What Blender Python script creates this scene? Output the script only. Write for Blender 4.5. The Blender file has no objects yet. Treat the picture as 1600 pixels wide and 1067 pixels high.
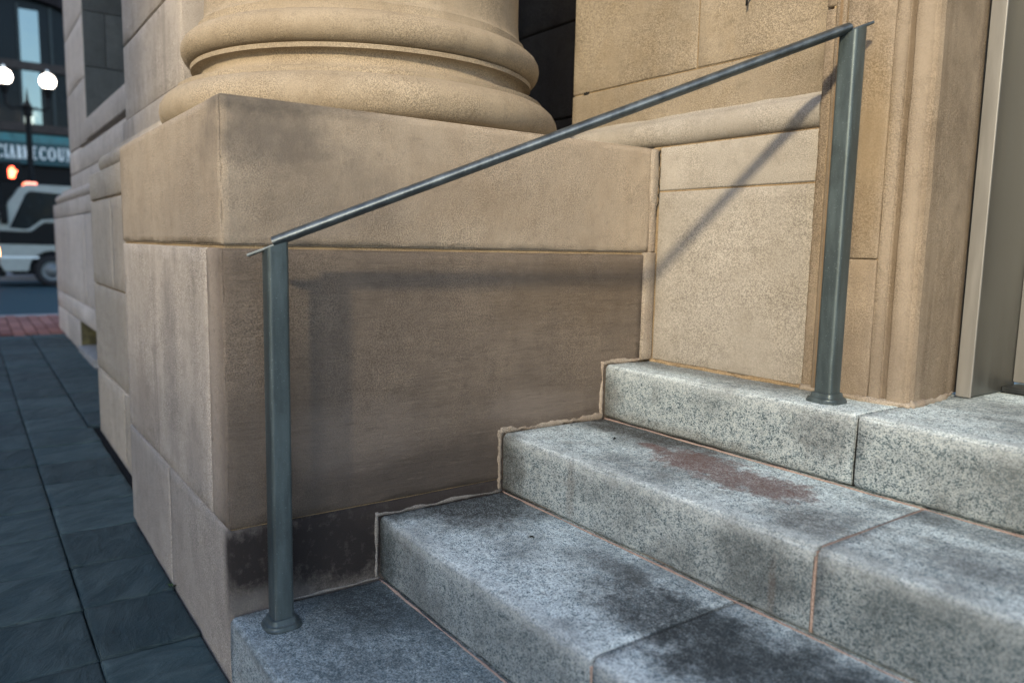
import bpy, bmesh, math, random
import numpy as np
from mathutils import Matrix, Vector
R = math.radians
scene = bpy.context.scene
COL = scene.collection

# ---------------------------------------------------------------- camera
cam_d = bpy.data.cameras.new('camera'); cam = bpy.data.objects.new('camera', cam_d); COL.objects.link(cam)
_r = Vector((0.58140612, 0.81334632, 0.02084927)); _u = Vector((-0.11195022, 0.05459129, 0.99221315)); _f = Vector((-0.80587473, 0.57921288, -0.12279401))
M = Matrix((( _r.x, _u.x, -_f.x, 1.7003), (_r.y, _u.y, -_f.y, -0.4530), (_r.z, _u.z, -_f.z, 0.3487), (0, 0, 0, 1)))
cam.matrix_world = M
cam_d.sensor_width = 36; cam_d.lens = 26.907; cam_d.clip_start = 0.05; cam_d.clip_end = 2000
cam_d.dof.use_dof = True; cam_d.dof.focus_distance = 1.95; cam_d.dof.aperture_fstop = 2.2
scene.camera = cam
# ---------------------------------------------------------------- world, sun, exposure
SUNDIR = Vector((-1.0, 1.65, -0.86)).normalized()          # direction the light travels
EL = math.asin(-SUNDIR.z); AZ = math.atan2(-SUNDIR.x, -SUNDIR.y)
w = bpy.data.worlds.new('World'); scene.world = w; w.use_nodes = True
nt = w.node_tree; bg = nt.nodes['Background']
sky = nt.nodes.new('ShaderNodeTexSky'); sky.sky_type = 'NISHITA'; sky.sun_disc = False
sky.sun_elevation = EL; sky.sun_rotation = AZ; sky.air_density = 1.0; sky.dust_density = 1.0; sky.ozone_density = 1.0
nt.links.new(sky.outputs[0], bg.inputs[0]); bg.inputs[1].default_value = 0.15
sd = bpy.data.lights.new('sun', 'SUN'); sun = bpy.data.objects.new('sun', sd); COL.objects.link(sun)
sd.energy = 1.6; sd.angle = R(3.6); sd.color = (1.0, 0.82, 0.55)
sun.rotation_euler = SUNDIR.to_track_quat('-Z', 'Y').to_euler(); sun.location = (8, -12, 9)
vs = scene.view_settings; vs.view_transform = 'Standard'; vs.look = 'None'; vs.gamma = 1.0; vs.exposure = 1.58; vs.use_curve_mapping = False

# ---------------------------------------------------------------- helpers
rng = random.Random(7)
def _hash(ix, iy, iz, seed):
    h = (ix * 374761393 + iy * 668265263 + iz * 2147483647 + seed * 974634777) & 0xFFFFFFFF
    h = ((h ^ (h >> 13)) * 1274126177) & 0xFFFFFFFF
    h = ((h ^ (h >> 16)) * 2246822519) & 0xFFFFFFFF
    return ((h ^ (h >> 15)) & 0xFFFF) / 65535.0
def vnoise(P, s, seed=0):
    P = np.asarray(P, float) * s; I = np.floor(P).astype(np.int64); F = P - I; F = F * F * (3 - 2 * F)
    out = 0
    for dx in (0, 1):
        for dy in (0, 1):
            for dz in (0, 1):
                wgt = (F[:, 0] if dx else 1 - F[:, 0]) * (F[:, 1] if dy else 1 - F[:, 1]) * (F[:, 2] if dz else 1 - F[:, 2])
                out = out + wgt * _hash(I[:, 0] + dx, I[:, 1] + dy, I[:, 2] + dz, seed)
    return out
def link(name, me, mat, parent=None, smooth=True):
    o = bpy.data.objects.new(name, me); COL.objects.link(o)
    if mat is not None and len(me.materials) == 0: me.materials.append(mat)
    if smooth: me.polygons.foreach_set('use_smooth', [True] * len(me.polygons))
    if parent is not None:
        o.parent = parent; o.matrix_parent_inverse = WM(parent).inverted()
    return o
def WM(o):
    m = o.matrix_basis.copy()
    if o.parent is not None: m = WM(o.parent) @ o.matrix_parent_inverse @ m
    return m
def mesh(name, V, F, mat, parent=None, smooth=False):
    me = bpy.data.meshes.new(name); me.from_pydata([tuple(v) for v in V], [], [tuple(int(i) for i in f) for f in F]); me.update()
    return link(name, me, mat, parent, smooth)
def empty(name, loc):
    o = bpy.data.objects.new(name, None); COL.objects.link(o); o.location = loc; o.empty_display_size = .1; return o
def tag(o, label=None, cat=None, group=None, kind=None):
    for k, v in (('label', label), ('category', cat), ('group', group), ('kind', kind)):
        if v: o[k] = v
    return o
def _ax(lo, hi, r, step):
    n = max(2, int(math.ceil((hi - lo - 2 * r) / step)) + 1)
    return np.concatenate([lo + r * np.array([0, .35, .7]), np.linspace(lo + r, hi - r, n), hi - r * np.array([.7, .35, 0])])
def rbox_data(x0, x1, y0, y1, z0, z1, r=.006, step=.04, chip=.004, und=.0008, seed=1, cs=22.0):
    lo = np.array([x0, y0, z0]); hi = np.array([x1, y1, z1]); rv = np.array(r if isinstance(r, tuple) else (r, r, r), float); A = [_ax(lo[i], hi[i], rv[i], step) for i in range(3)]
    VV, FF, off = [], [], 0
    for a in range(3):
        b, c = (a + 1) % 3, (a + 2) % 3
        B, Cc = np.meshgrid(A[b], A[c], indexing='ij'); nb, nc = B.shape
        for side in (0, 1):
            P = np.zeros((nb * nc, 3)); P[:, a] = hi[a] if side else lo[a]; P[:, b] = B.ravel(); P[:, c] = Cc.ravel()
            i = np.arange(nb - 1)[:, None] * nc + np.arange(nc - 1)[None, :]
            i = i.ravel() + off
            q = np.stack([i, i + nc, i + nc + 1, i + 1], 1)
            FF.append(q if side else q[:, ::-1]); VV.append(P); off += nb * nc
    V = np.concatenate(VV); F = np.concatenate(FF)
    key, idx, inv = np.unique(np.round(V, 6), axis=0, return_index=True, return_inverse=True)
    V = V[idx]; F = inv.ravel()[F]
    Q = np.clip(V, lo + rv, hi - rv); d = (V - Q) / rv; L = np.linalg.norm(d, axis=1, keepdims=True); L[L == 0] = 1
    e = np.sort(np.abs(d), axis=1)[:, 1]
    n = d / L
    V2 = Q + n * rv
    if chip:
        c1 = np.clip(vnoise(V, cs, seed) - .45, 0, 1) * 1.8 + .35 * vnoise(V, cs * 4.1, seed + 5)
        V2 = V2 - n * (chip * c1 * e)[:, None]
    if und: V2 = V2 + n * (und * (vnoise(V, 7, seed + 9) - .5) + und * .6 * (vnoise(V, 19, seed + 3) - .5))[:, None]
    return V2, F
def rbox(name, x0, x1, y0, y1, z0, z1, mat, parent=None, **k):
    V, F = rbox_data(x0, x1, y0, y1, z0, z1, **k); return mesh(name, V, F, mat, parent, True)
def box(name, x0, x1, y0, y1, z0, z1, mat, parent=None):
    V = [(x, y, z) for x in (x0, x1) for y in (y0, y1) for z in (z0, z1)]
    F = [(0, 1, 3, 2), (4, 6, 7, 5), (0, 4, 5, 1), (2, 3, 7, 6), (0, 2, 6, 4), (1, 5, 7, 3)]
    return mesh(name, V, F, mat, parent)
def extrude(name, prof, p0, ex, ey, ez, length, mat, parent=None, seg=1, smooth=False, wob=0, seed=3):
    """closed profile (a,b) in the ex,ey plane, swept along ez"""
    p0, ex, ey, ez = [np.array(v, float) for v in (p0, ex, ey, ez)]
    n = len(prof); V = []
    for s in range(seg + 1):
        for a, b in prof: V.append(p0 + ex * a + ey * b + ez * (length * s / seg))
    V = np.array(V)
    if wob:
        V += (vnoise(V, 14, seed)[:, None] - .5) * wob * ex + (vnoise(V, 11, seed + 4)[:, None] - .5) * wob * ey
    F = [(s * n + i, s * n + (i + 1) % n, (s + 1) * n + (i + 1) % n, (s + 1) * n + i) for s in range(seg) for i in range(n)]
    F += [tuple(range(n))[::-1], tuple(seg * n + i for i in range(n))]
    o = mesh(name, V, F, mat, parent, smooth)
    bm = bmesh.new(); bm.from_mesh(o.data); bmesh.ops.recalc_face_normals(bm, faces=bm.faces); bm.to_mesh(o.data); bm.free()
    if smooth: o.data.set_sharp_from_angle(angle=R(40))
    return o
def lathe(name, prof, cx, cy, mat, parent=None, n=160, wob=0, seed=2):
    P = np.array(prof); V = []
    for k in range(n):
        t = 2 * math.pi * k / n
        for r, z in P: V.append((cx + r * math.cos(t), cy + r * math.sin(t), z))
    V = np.array(V); m = len(P)
    if wob:
        d = V - np.array([cx, cy, 0]); d[:, 2] = 0; d /= np.maximum(np.linalg.norm(d, axis=1, keepdims=True), 1e-6)
        V = V + d * (wob * (vnoise(V, 9, seed) - .5) + wob * .8 * (vnoise(V, 30, seed + 1) - .5))[:, None]
    F = [(k * m + i, ((k + 1) % n) * m + i, ((k + 1) % n) * m + i + 1, k * m + i + 1) for k in range(n) for i in range(m - 1)]
    F += [tuple(k * m for k in range(n))[::-1], tuple(k * m + m - 1 for k in range(n))]
    o = mesh(name, V, F, mat, parent, True); o.data.set_sharp_from_angle(angle=R(50)); return o
def tube(name, pts, r, mat, parent=None, n=12):
    pts = [Vector(p) for p in pts]; V = []; F = []
    for i, p in enumerate(pts):
        t = (pts[min(i + 1, len(pts) - 1)] - pts[max(i - 1, 0)]).normalized()
        a = t.orthogonal().normalized() if i == 0 else (a - t * a.dot(t)).normalized()
        b = t.cross(a); rr = r[i] if isinstance(r, (list, tuple)) else r
        for k in range(n):
            an = 2 * math.pi * k / n; V.append(p + a * math.cos(an) * rr + b * math.sin(an) * rr)
    for i in range(len(pts) - 1):
        for k in range(n): F.append((i * n + k, i * n + (k + 1) % n, (i + 1) * n + (k + 1) % n, (i + 1) * n + k))
    F += [tuple(range(n))[::-1], tuple((len(pts) - 1) * n + k for k in range(n))]
    return mesh(name, V, F, mat, parent, True)
def bead(name, a, b, nrm, side, wd, th, mat, parent=None, seed=1, rough=.5, step=.006):
    """uneven mortar bead from a to b lying on a surface with normal nrm; side = direction of its width"""
    a, b, nrm, side = [np.array(v, float) for v in (a, b, nrm, side)]
    n = max(4, int(np.linalg.norm(b - a) / step)); T = np.linspace(0, 1, n)[:, None]; C = a + (b - a) * T
    w1 = wd * (.5 + rough * (vnoise(C, 21, seed) - .5) + rough * .45 * (vnoise(C, 83, seed + 1) - .5))[:, None]
    w2 = wd * (.5 + rough * (vnoise(C, 21, seed + 2) - .5) + rough * .45 * (vnoise(C, 83, seed + 3) - .5))[:, None]
    t1 = th * (.75 + .7 * (vnoise(C, 90, seed + 6) - .5))[:, None]
    rows = [C - side * w1 - nrm * .006, C - side * w1 * .86 + nrm * t1 * .75, C + nrm * t1, C + side * w2 * .86 + nrm * t1 * .75, C + side * w2 - nrm * .006]
    V = np.concatenate(rows); F = []
    for j in range(4):
        for i in range(n - 1): F.append((j * n + i, j * n + i + 1, (j + 1) * n + i + 1, (j + 1) * n + i))
    F.append((0, n, 2 * n, 3 * n, 4 * n)); F.append((5 * n - 1, 4 * n - 1, 3 * n - 1, 2 * n - 1, n - 1))
    o = mesh(name, V, F, mat, parent, True)
    bm = bmesh.new(); bm.from_mesh(o.data); bmesh.ops.recalc_face_normals(bm, faces=bm.faces); bm.to_mesh(o.data); bm.free()
    return o

# ---------------------------------------------------------------- materials
class NB:
    def __init__(s, name):
        s.m = bpy.data.materials.new(name); s.m.use_nodes = True; s.t = s.m.node_tree; s.b = s.t.nodes['Principled BSDF']
        s.pos = s.t.nodes.new('ShaderNodeNewGeometry').outputs['Position']; s.rnd = s.t.nodes.new('ShaderNodeObjectInfo').outputs['Random']
    def n(s, ty, **k):
        x = s.t.nodes.new(ty)
        for a, b in k.items(): setattr(x, a, b)
        return x
    def set(s, sock, v):
        if isinstance(v, bpy.types.NodeSocket): s.t.links.new(v, sock)
        elif isinstance(v, (tuple, list)) and len(v) == 3 and sock.type == 'RGBA': sock.default_value = (*v, 1)
        else: sock.default_value = v
    def math(s, op, a, b=0.0, clamp=False):
        x = s.n('ShaderNodeMath', operation=op, use_clamp=clamp); s.set(x.inputs[0], a); s.set(x.inputs[1], b); return x.outputs[0]
    def vm(s, op, a, b):
        x = s.n('ShaderNodeVectorMath', operation=op); s.set(x.inputs[0], a); s.set(x.inputs[1], b); return x.outputs['Value' if op in ('LENGTH', 'DOT_PRODUCT', 'DISTANCE') else 'Vector']
    def scale(s, sc, v=None): return s.vm('MULTIPLY', v or s.pos, sc)
    def shift(s, amt=17.0, v=None):                       # a different patch of pattern on each object
        c = s.n('ShaderNodeCombineXYZ'); r = s.math('MULTIPLY', s.rnd, amt)
        for i in range(3): s.set(c.inputs[i], r)
        return s.vm('ADD', v or s.pos, c.outputs[0])
    def noise(s, sc, det=4, rough=.55, v=None, dist=0.0):
        x = s.n('ShaderNodeTexNoise'); s.set(x.inputs['Vector'], v or s.pos); x.inputs['Scale'].default_value = sc; x.inputs['Detail'].default_value = det
        x.inputs['Roughness'].default_value = rough; x.inputs['Distortion'].default_value = dist; return x.outputs[0]
    def noise_c(s, sc, v):
        x = s.n('ShaderNodeTexNoise'); s.set(x.inputs['Vector'], v); x.inputs['Scale'].default_value = sc; x.inputs['Detail'].default_value = 1; return x.outputs['Color']
    def vor(s, sc, v=None, out='Distance', feat='F1'):
        x = s.n('ShaderNodeTexVoronoi', feature=feat); s.set(x.inputs['Vector'], v or s.pos); x.inputs['Scale'].default_value = sc; return x.outputs[out]
    def ss(s, v, lo, hi, a=0.0, b=1.0):
        x = s.n('ShaderNodeMapRange', interpolation_type='SMOOTHSTEP'); s.set(x.inputs['Value'], v)
        for k, q in zip((1, 2, 3, 4), (lo, hi, a, b)): s.set(x.inputs[k], q)
        return x.outputs[0]
    def mix(s, f, a, b, blend='MIX'):
        x = s.n('ShaderNodeMix', data_type='RGBA', blend_type=blend); s.set(x.inputs[0], f); s.set(x.inputs[6], a); s.set(x.inputs[7], b); return x.outputs[2]
    def blob(s, c, r, k=.6, nz=None, lo=.55, hi=1.05):    # mask of a stain or lightened face with its own place and shape
        d = s.vm('LENGTH', s.vm('DIVIDE', s.vm('SUBTRACT', s.pos, c), r), (0, 0, 0))
        d = s.math('ADD', d, s.math('MULTIPLY', s.math('SUBTRACT', nz, .5), k * 2))
        return s.ss(d, lo, hi, 1.0, 0.0)
    def bump(s, h, strength, dist, prev=None):
        x = s.n('ShaderNodeBump'); s.set(x.inputs['Height'], h); x.inputs['Strength'].default_value = strength; x.inputs['Distance'].default_value = dist
        if prev: s.set(x.inputs['Normal'], prev)
        return x.outputs[0]
    def out(s, col, rough=.8, normal=None, metal=0.0, spec=.3, emis=None, es=0.0):
        s.set(s.b.inputs['Base Color'], col); s.set(s.b.inputs['Roughness'], rough); s.set(s.b.inputs['Metallic'], metal); s.b.inputs['Specular IOR Level'].default_value = spec
        if normal: s.set(s.b.inputs['Normal'], normal)
        if emis: s.set(s.b.inputs['Emission Color'], emis); s.b.inputs['Emission Strength'].default_value = es
        return s.m
def stone(name, c0, c1, cs=(.30, .25, .19), streak=.35, blobs=(), grain=1.0, scratch=0.0, pits=0.0):
    s = NB(name); v = s.shift()
    big = s.noise(2.2, 4, .6, v); med = s.noise(11, 4, .6, v); fine = s.noise(320, 1, .7, v); mid = s.noise(75, 2, .65, v)
    col = s.mix(s.ss(big, .3, .7), c0, c1)
    col = s.mix(s.math('MULTIPLY', s.ss(med, .42, .72), .35), col, cs)
    st = s.noise(9, 4, .65, s.scale((1, 1, .07), v))
    col = s.mix(s.math('MULTIPLY', s.ss(st, .48, .75), streak), col, cs)
    st2 = s.noise(21, 2, .6, s.scale((1, 1, .05), v))
    col = s.mix(s.math('MULTIPLY', s.ss(st2, .52, .72), streak * .5), col, [min(1, a * 1.16) for a in c1])
    col = s.mix(s.math('MULTIPLY', s.math('SUBTRACT', fine, .5), 1.5), col, (.9, .85, .75), 'OVERLAY') if False else col
    gm = s.ss(s.noise(4.5, 3, .65, v), .34, .66, .35, 1.35)
    mo = s.noise(34, 5, .78, v); col = s.mix(s.math('MULTIPLY', s.ss(mo, .50, .74), .42), col, [a * .55 for a in c0]); col = s.mix(s.math('MULTIPLY', s.ss(mo, .26, .42, 1.0, 0.0), .30), col, [min(1, a * 1.30) for a in c1])
    bd = s.noise(7, 4, .7, s.scale((.35, .35, 3.2), v)); col = s.mix(s.math('MULTIPLY', s.ss(bd, .52, .72), .22), col, [a * .62 for a in c0])
    sp = s.math('ADD', 1.0, s.math('MULTIPLY', s.ss(fine, .30, .70, -.27, .27), gm))
    g = s.n('ShaderNodeCombineXYZ'); [s.set(g.inputs[i], sp) for i in range(3)]
    col = s.mix(1.0, col, g.outputs[0], 'MULTIPLY')
    tone = s.ss(s.rnd, 0, 1, .90, 1.10); g2 = s.n('ShaderNodeCombineXYZ'); [s.set(g2.inputs[i], tone) for i in range(3)]
    col = s.mix(1.0, col, g2.outputs[0], 'MULTIPLY')
    if blobs:
        nz = s.noise(7, 5, .74); br = s.ss(s.noise(30, 4, .75), .30, .62, .80, 1.0)
        for c, r, k, f, cc in blobs: col = s.mix(s.math('MULTIPLY', s.math('MULTIPLY', s.blob(c, r, k, nz, .30, 1.2), f), br), col, cc)
    if scratch:
        sc = s.noise(55, 4, .8, s.scale((1, .16, 1.0), v)); col = s.mix(s.math('MULTIPLY', s.ss(sc, .55, .76), .20), col, [min(1, a * 1.55) for a in c1]); col = s.mix(s.math('MULTIPLY', s.ss(sc, .30, .46, 1.0, 0.0), .35), col, [a * .5 for a in c0])
    if pits:
        pv = s.vor(70, v); pm = s.math('MULTIPLY', s.ss(pv, .05, .16, 1, 0), s.ss(s.noise(14, 2, .5, v), .5, .62))
        col = s.mix(s.math('MULTIPLY', pm, pits), col, (.07, .06, .05))
    h = s.math('MULTIPLY', s.math('ADD', s.math('MULTIPLY', fine, .0013 * grain), s.math('MULTIPLY', mid, .0017 * grain)), gm); h = s.math('ADD', h, s.math('MULTIPLY', med, .0016))
    if scratch: h = s.math('ADD', h, s.math('MULTIPLY', s.noise(60, 3, .7, s.scale((1, .12, 1.0), v)), scratch * .0032))
    nm = s.bump(h, 1.0, 1.0)
    return s.out(col, .88, nm, spec=.2)
SW = (.215, .170, .125)
DK = (.045, .040, .038)
MAT_CAP = stone('sandstone_cap', (.275, .234, .186), (.335, .284, .222), SW, .30, grain=1.0, blobs=[((0, .12, .57), (.3, .17, .09), .8, .75, (.12, .105, .092)), ((0, .24, .45), (.2, .24, .12), .8, .5, (.15, .125, .10)), ((-.02, .10, .65), (.1, .30, .035), .6, .75, (.09, .08, .07)), ((0, .62, .47), (.1, .2, .1), .9, .3, (.20, .15, .10))])
MAT_SIDE = stone('sandstone_side', (.145, .120, .099), (.200, .164, .131), (.10, .083, .071), .22, scratch=1.1, blobs=[((0, .52, -.24), (.2, .42, .11), .8, .75, (.050, .043, .039)), ((0, .5, -.24), (.03, .9, .26), .6, .45, (.075, .064, .056)), ((0, 1.0, .22), (.05, .35, .12), .9, .4, (.095, .070, .045)), ((0, .3, -.12), (.05, .3, .10), .9, .3, (.25, .215, .19)), ((0, .9, -.1), (.05, .25, .05), .9, .35, (.24, .205, .18)), ((-.13, .0, 0), (.135, .01, .6), .05, .9, (.36, .31, .26))])  # last blob colours the corner slab's front face lighter, as light falls on it
MAT_FRONT = stone('sandstone_front', (.36, .325, .285), (.43, .385, .338), (.19, .17, .15), .55, pits=.45, blobs=[((-.55, 0, .02), (.10, .1, .34), .7, .40, (.15, .14, .13)), ((-.95, 0, -.2), (.30, .1, .20), .7, .45, (.20, .165, .135)), ((-.3, 0, -.22), (.12, .1, .16), .8, .35, (.17, .155, .14))])
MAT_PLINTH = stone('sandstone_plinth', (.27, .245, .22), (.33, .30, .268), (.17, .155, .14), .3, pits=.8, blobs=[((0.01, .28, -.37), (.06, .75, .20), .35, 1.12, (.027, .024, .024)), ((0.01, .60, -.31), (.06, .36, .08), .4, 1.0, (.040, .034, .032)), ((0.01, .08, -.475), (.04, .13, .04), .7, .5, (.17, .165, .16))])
MAT_PIER = stone('sandstone_pier', (.37, .325, .265), (.43, .375, .305), (.26, .225, .18), .3, pits=.5)
MAT_FAR = stone('sandstone_far', (.47, .425, .38), (.53, .48, .43), (.28, .25, .22), .4)
MAT_WALL = stone('sandstone_wall', (.28, .262, .232), (.33, .311, .279), (.228, .206, .172), .15, grain=.5)
MAT_UPPER = stone('sandstone_upper', (.225, .190, .142), (.285, .245, .188), (.235, .185, .12), .2)
MAT_COL = stone('sandstone_column', (.25, .207, .150), (.30, .253, .188), (.20, .157, .105), .16, grain=.75)
MAT_JAMB = stone('sandstone_jamb', (.195, .158, .117), (.26, .217, .166), (.11, .085, .060), .8, blobs=[((.7725, 1.3, 1.0), (.009, .2, 9), .25, .75, (.125, .092, .058)), ((.752, 1.3, 1.0), (.013, .2, 9), .25, .5, (.34, .29, .23)), ((.803, 1.3, 1.0), (.022, .03, 9), .3, .6, (.35, .30, .24)), ((.70, 1.3, .62), (.05, .1, .30), .5, .4, (.26, .19, .10)), ((.70, 1.3, .1), (.2, .2, .15), .6, .5, (.14, .115, .092)), ((.60, 1.3, 1.0), (.006, .1, 9), .2, .7, (.19, .125, .065))])
MAT_MORTAR = stone('mortar_pale', (.27, .235, .19), (.37, .33, .28), (.20, .14, .095), .5, grain=1.6)
MAT_GREYM = stone('mortar_grey', (.17, .165, .155), (.24, .23, .215), (.10, .095, .09), .2, grain=1.5)
MAT_JOINT = stone('mortar_ochre', (.23, .17, .10), (.34, .26, .16), (.10, .08, .06), .3, grain=1.5)
MAT_PINK = stone('mortar_pink', (.34, .25, .21), (.42, .32, .27), (.14, .11, .10), .1, grain=1.6)

dirt = (.055, .058, .058)
GBLOBS = [
    ((.16, 1.13, -.165), (.42, .17, .04), .5, 1.0, (.045, .043, .040), 2), ((.30, 1.30, 0), (.50, .14, .03), .45, .75, (.085, .078, .07), 3),
    ((.04, .64, -.33), (.26, .27, .04), .55, 1.0, (.038, .043, .044), 1), ((.03, .44, -.345), (.06, .08, .05), .6, .6, (.06, .07, .07), 1), ((.78, .58, -.33), (.28, .14, .05), .9, .85, (.045, .052, .055), 1), ((1.05, .58, -.33), (.36, .18, .05), .9, .92, (.030, .040, .045), 1), ((.55, .66, -.33), (.15, .05, .05), .9, .5, (.06, .065, .065), 1),
    ((.35, .20, -.495), (1.0, .40, .04), .95, .70, (.036, .056, .061), 0), ((.07, .28, -.495), (.20, .12, .04), .6, .8, (.03, .038, .04), 0),
    ((.88, .86, -.165), (.13, .09, .03), .9, .65, (.075, .072, .070), 2), ((1.12, 1.07, -.165), (.28, .05, .03), .8, .6, (.07, .08, .082), 2), ((1.3, .9, -.165), (.3, .12, .03), .9, .4, (.10, .11, .115), 2),
    ((.0, .74, -.26), (.15, .07, .13), .9, .75, (.05, .05, .045), 2), ((.0, .366, -.40), (.13, .08, .15), .9, .85, (.04, .05, .05), 1), ((.0, 1.114, -.10), (.08, .05, .10), .9, .5, (.08, .07, .055), 3), ((.30, 1.114, -.16), (.5, .03, .035), .9, .4, (.12, .105, .085), 3),
    ((.86, .74, -.25), (.13, .04, .09), .9, .55, (.05, .06, .065), 2), ((.74, 1.114, -.06), (.12, .05, .07), .9, .5, (.07, .075, .08), 3), ((1.3, .74, -.27), (.42, .05, .13), .9, .5, (.045, .065, .075), 2), ((1.15, 1.114, -.1), (.3, .05, .09), .9, .35, (.09, .105, .11), 3),
    ((.30, .74, -.25), (.02, .04, .10), .7, .35, (.10, .075, .055), 2), ((.885, .735, -.27), (.010, .03, .07), .8, .28, (.13, .085, .06), 2), ((.55, .366, -.42), (.3, .04, .10), .9, .35, (.06, .085, .095), 1)]
def granite(name, step):
    s = NB(name); v = s.shift(11.0)
    a = s.noise(300, 1, .6, v); cl = s.noise(60, 3, .65, v); c = s.noise(620, 1, .6, v)
    sep = s.n('ShaderNodeSeparateColor'); s.set(sep.inputs[0], s.vor(420, s.vm('ADD', v, s.scale((.004, .004, .004), s.vm('SUBTRACT', s.noise_c(120, v), (.5, .5, .5)))), 'Color')); q = sep.outputs[0]
    q = s.math('ADD', q, s.math('MULTIPLY', s.math('SUBTRACT', cl, .5), 1.1)); q = s.math('ADD', s.math('MULTIPLY', q, 1.0), .0)
    col = s.mix(s.ss(q, .22, .62), (.138, .188, .215), (.375, .432, .455))
    col = s.mix(s.ss(q, .04, .20, .92, 0.0), col, (.022, .050, .066))
    col = s.mix(s.math('MULTIPLY', s.ss(q, .80, 1.0), .5), col, (.52, .56, .55))
    col = s.mix(s.math('MULTIPLY', s.ss(a, .52, .7), .35), col, (.16, .185, .19))
    n1 = s.noise(3.1, 5, .66); n2 = s.noise(16, 5, .72); nz = s.noise(13, 6, .74); br = s.math('MULTIPLY', s.ss(s.noise(60, 4, .8), .32, .60, .74, 1.0), s.ss(a, .30, .62, .72, 1.15))
    sz = s.n('ShaderNodeSeparateXYZ'); s.set(sz.inputs[0], s.n('ShaderNodeNewGeometry').outputs['Normal'])   # up-facing treads coloured lighter in place of sky light from above
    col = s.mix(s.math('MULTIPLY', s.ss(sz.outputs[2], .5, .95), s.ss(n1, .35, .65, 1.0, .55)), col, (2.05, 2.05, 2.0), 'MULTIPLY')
    col = s.mix(s.math('MULTIPLY', s.math('MULTIPLY', s.ss(n1, .46, .68), .68), br), col, (.10, .115, .12))
    col = s.mix(s.math('MULTIPLY', s.math('MULTIPLY', s.ss(n2, .50, .74), .5), br), col, (.13, .14, .14))
    col = s.mix(s.math('MULTIPLY', s.blob((1.5, (0, .366, .740, 1.114)[step] + .012, -(3 - step) * .165 - .008), (9, .040, .030), .7, nz, .4, 1.1), .22), col, (.58, .63, .64))
    for cc, r, k, f, kc, _ in [b for b in GBLOBS if b[5] == step]:
        col = s.mix(s.math('MULTIPLY', s.math('MULTIPLY', s.blob(cc, r, k, nz, .40, 1.12), f), br), col, kc)
    rn = s.noise(26, 6, .80)
    if step == 2:
      red = s.math('MAXIMUM', s.blob((.50, .985, -.165), (.17, .095, .03), 1.25, rn), s.math('MAXIMUM', s.blob((.66, .97, -.165), (.18, .095, .03), 1.25, rn), s.blob((.33, 1.00, -.165), (.07, .03, .03), .6, rn)))
      col = s.mix(s.math('MULTIPLY', s.math('MULTIPLY', red, .78), br), col, (.135, .062, .050))
    h = s.math('ADD', s.math('MULTIPLY', a, 1.0), s.math('MULTIPLY', c, .6))
    nm = s.bump(s.math('ADD', s.math('MULTIPLY', h, .0009), s.math('MULTIPLY', s.noise(22, 2, .6, v), .0014)), 1.0, 1.0)
    return s.out(col, .72, nm, spec=.35)
MAT_GRANITE = [granite('granite', k) for k in range(4)]

def slate(name):
    s = NB(name); v = s.shift(23.0)
    rot = s.n('ShaderNodeVectorRotate', rotation_type='Z_AXIS'); s.set(rot.inputs['Vector'], v); s.set(rot.inputs['Angle'], s.ss(s.rnd, 0, 1, .2, 1.3))
    q = s.scale((.42, 1, 1), rot.outputs[0])
    ridge = s.noise(17, 6, .62, q, .6); fine = s.noise(140, 4, .7, v); big = s.noise(4, 4, .6, v)
    col = s.mix(s.ss(ridge, .35, .68), (.029, .050, .053), (.058, .085, .087))
    col = s.mix(s.math('MULTIPLY', s.ss(big, .45, .7), .5), col, (.022, .046, .054))
    col = s.mix(s.math('MULTIPLY', s.ss(s.noise(55, 3, .6, q), .62, .72), .35), col, (.035, .035, .035))
    col = s.mix(s.math('MULTIPLY', s.ss(s.vor(90, v), .03, .06, 1, 0), .35), col, (.10, .14, .15))
    col = s.mix(s.math('MULTIPLY', s.ss(s.noise(220, 2, .7, v), .60, .75), .5), col, (.11, .125, .125)); col = s.mix(s.math('MULTIPLY', s.ss(s.noise(30, 5, .8, v), .55, .75), .5), col, (.020, .030, .034))
    tone = s.ss(s.rnd, 0, 1, .78, 1.18); g = s.n('ShaderNodeCombineXYZ'); [s.set(g.inputs[i], tone) for i in range(3)]
    col = s.mix(1.0, col, g.outputs[0], 'MULTIPLY')
    nm = s.bump(s.math('ADD', s.math('MULTIPLY', ridge, .0115), s.math('MULTIPLY', fine, .0013)), 1.0, 1.0)
    return s.out(col, .62, nm, spec=.22)
MAT_SLATE = slate('slate')
def plain(name, c, rough=.6, metal=0.0, var=.25, sc=40, spec=.4, bmp=.0, stretch=(1, 1, 1)):
    s = NB(name); n1 = s.noise(sc, 5, .6, s.scale(stretch)); 
    col = s.mix(s.ss(n1, .35, .7), [x * (1 - var) for x in c], [min(1, x * (1 + var)) for x in c])
    nm = s.bump(s.noise(sc * 6, 3, .6), bmp, .001) if bmp else None
    return s.out(col, s.ss(n1, .3, .7, max(.05, rough - .08), min(1, rough + .1)), nm, metal, spec)
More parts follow.
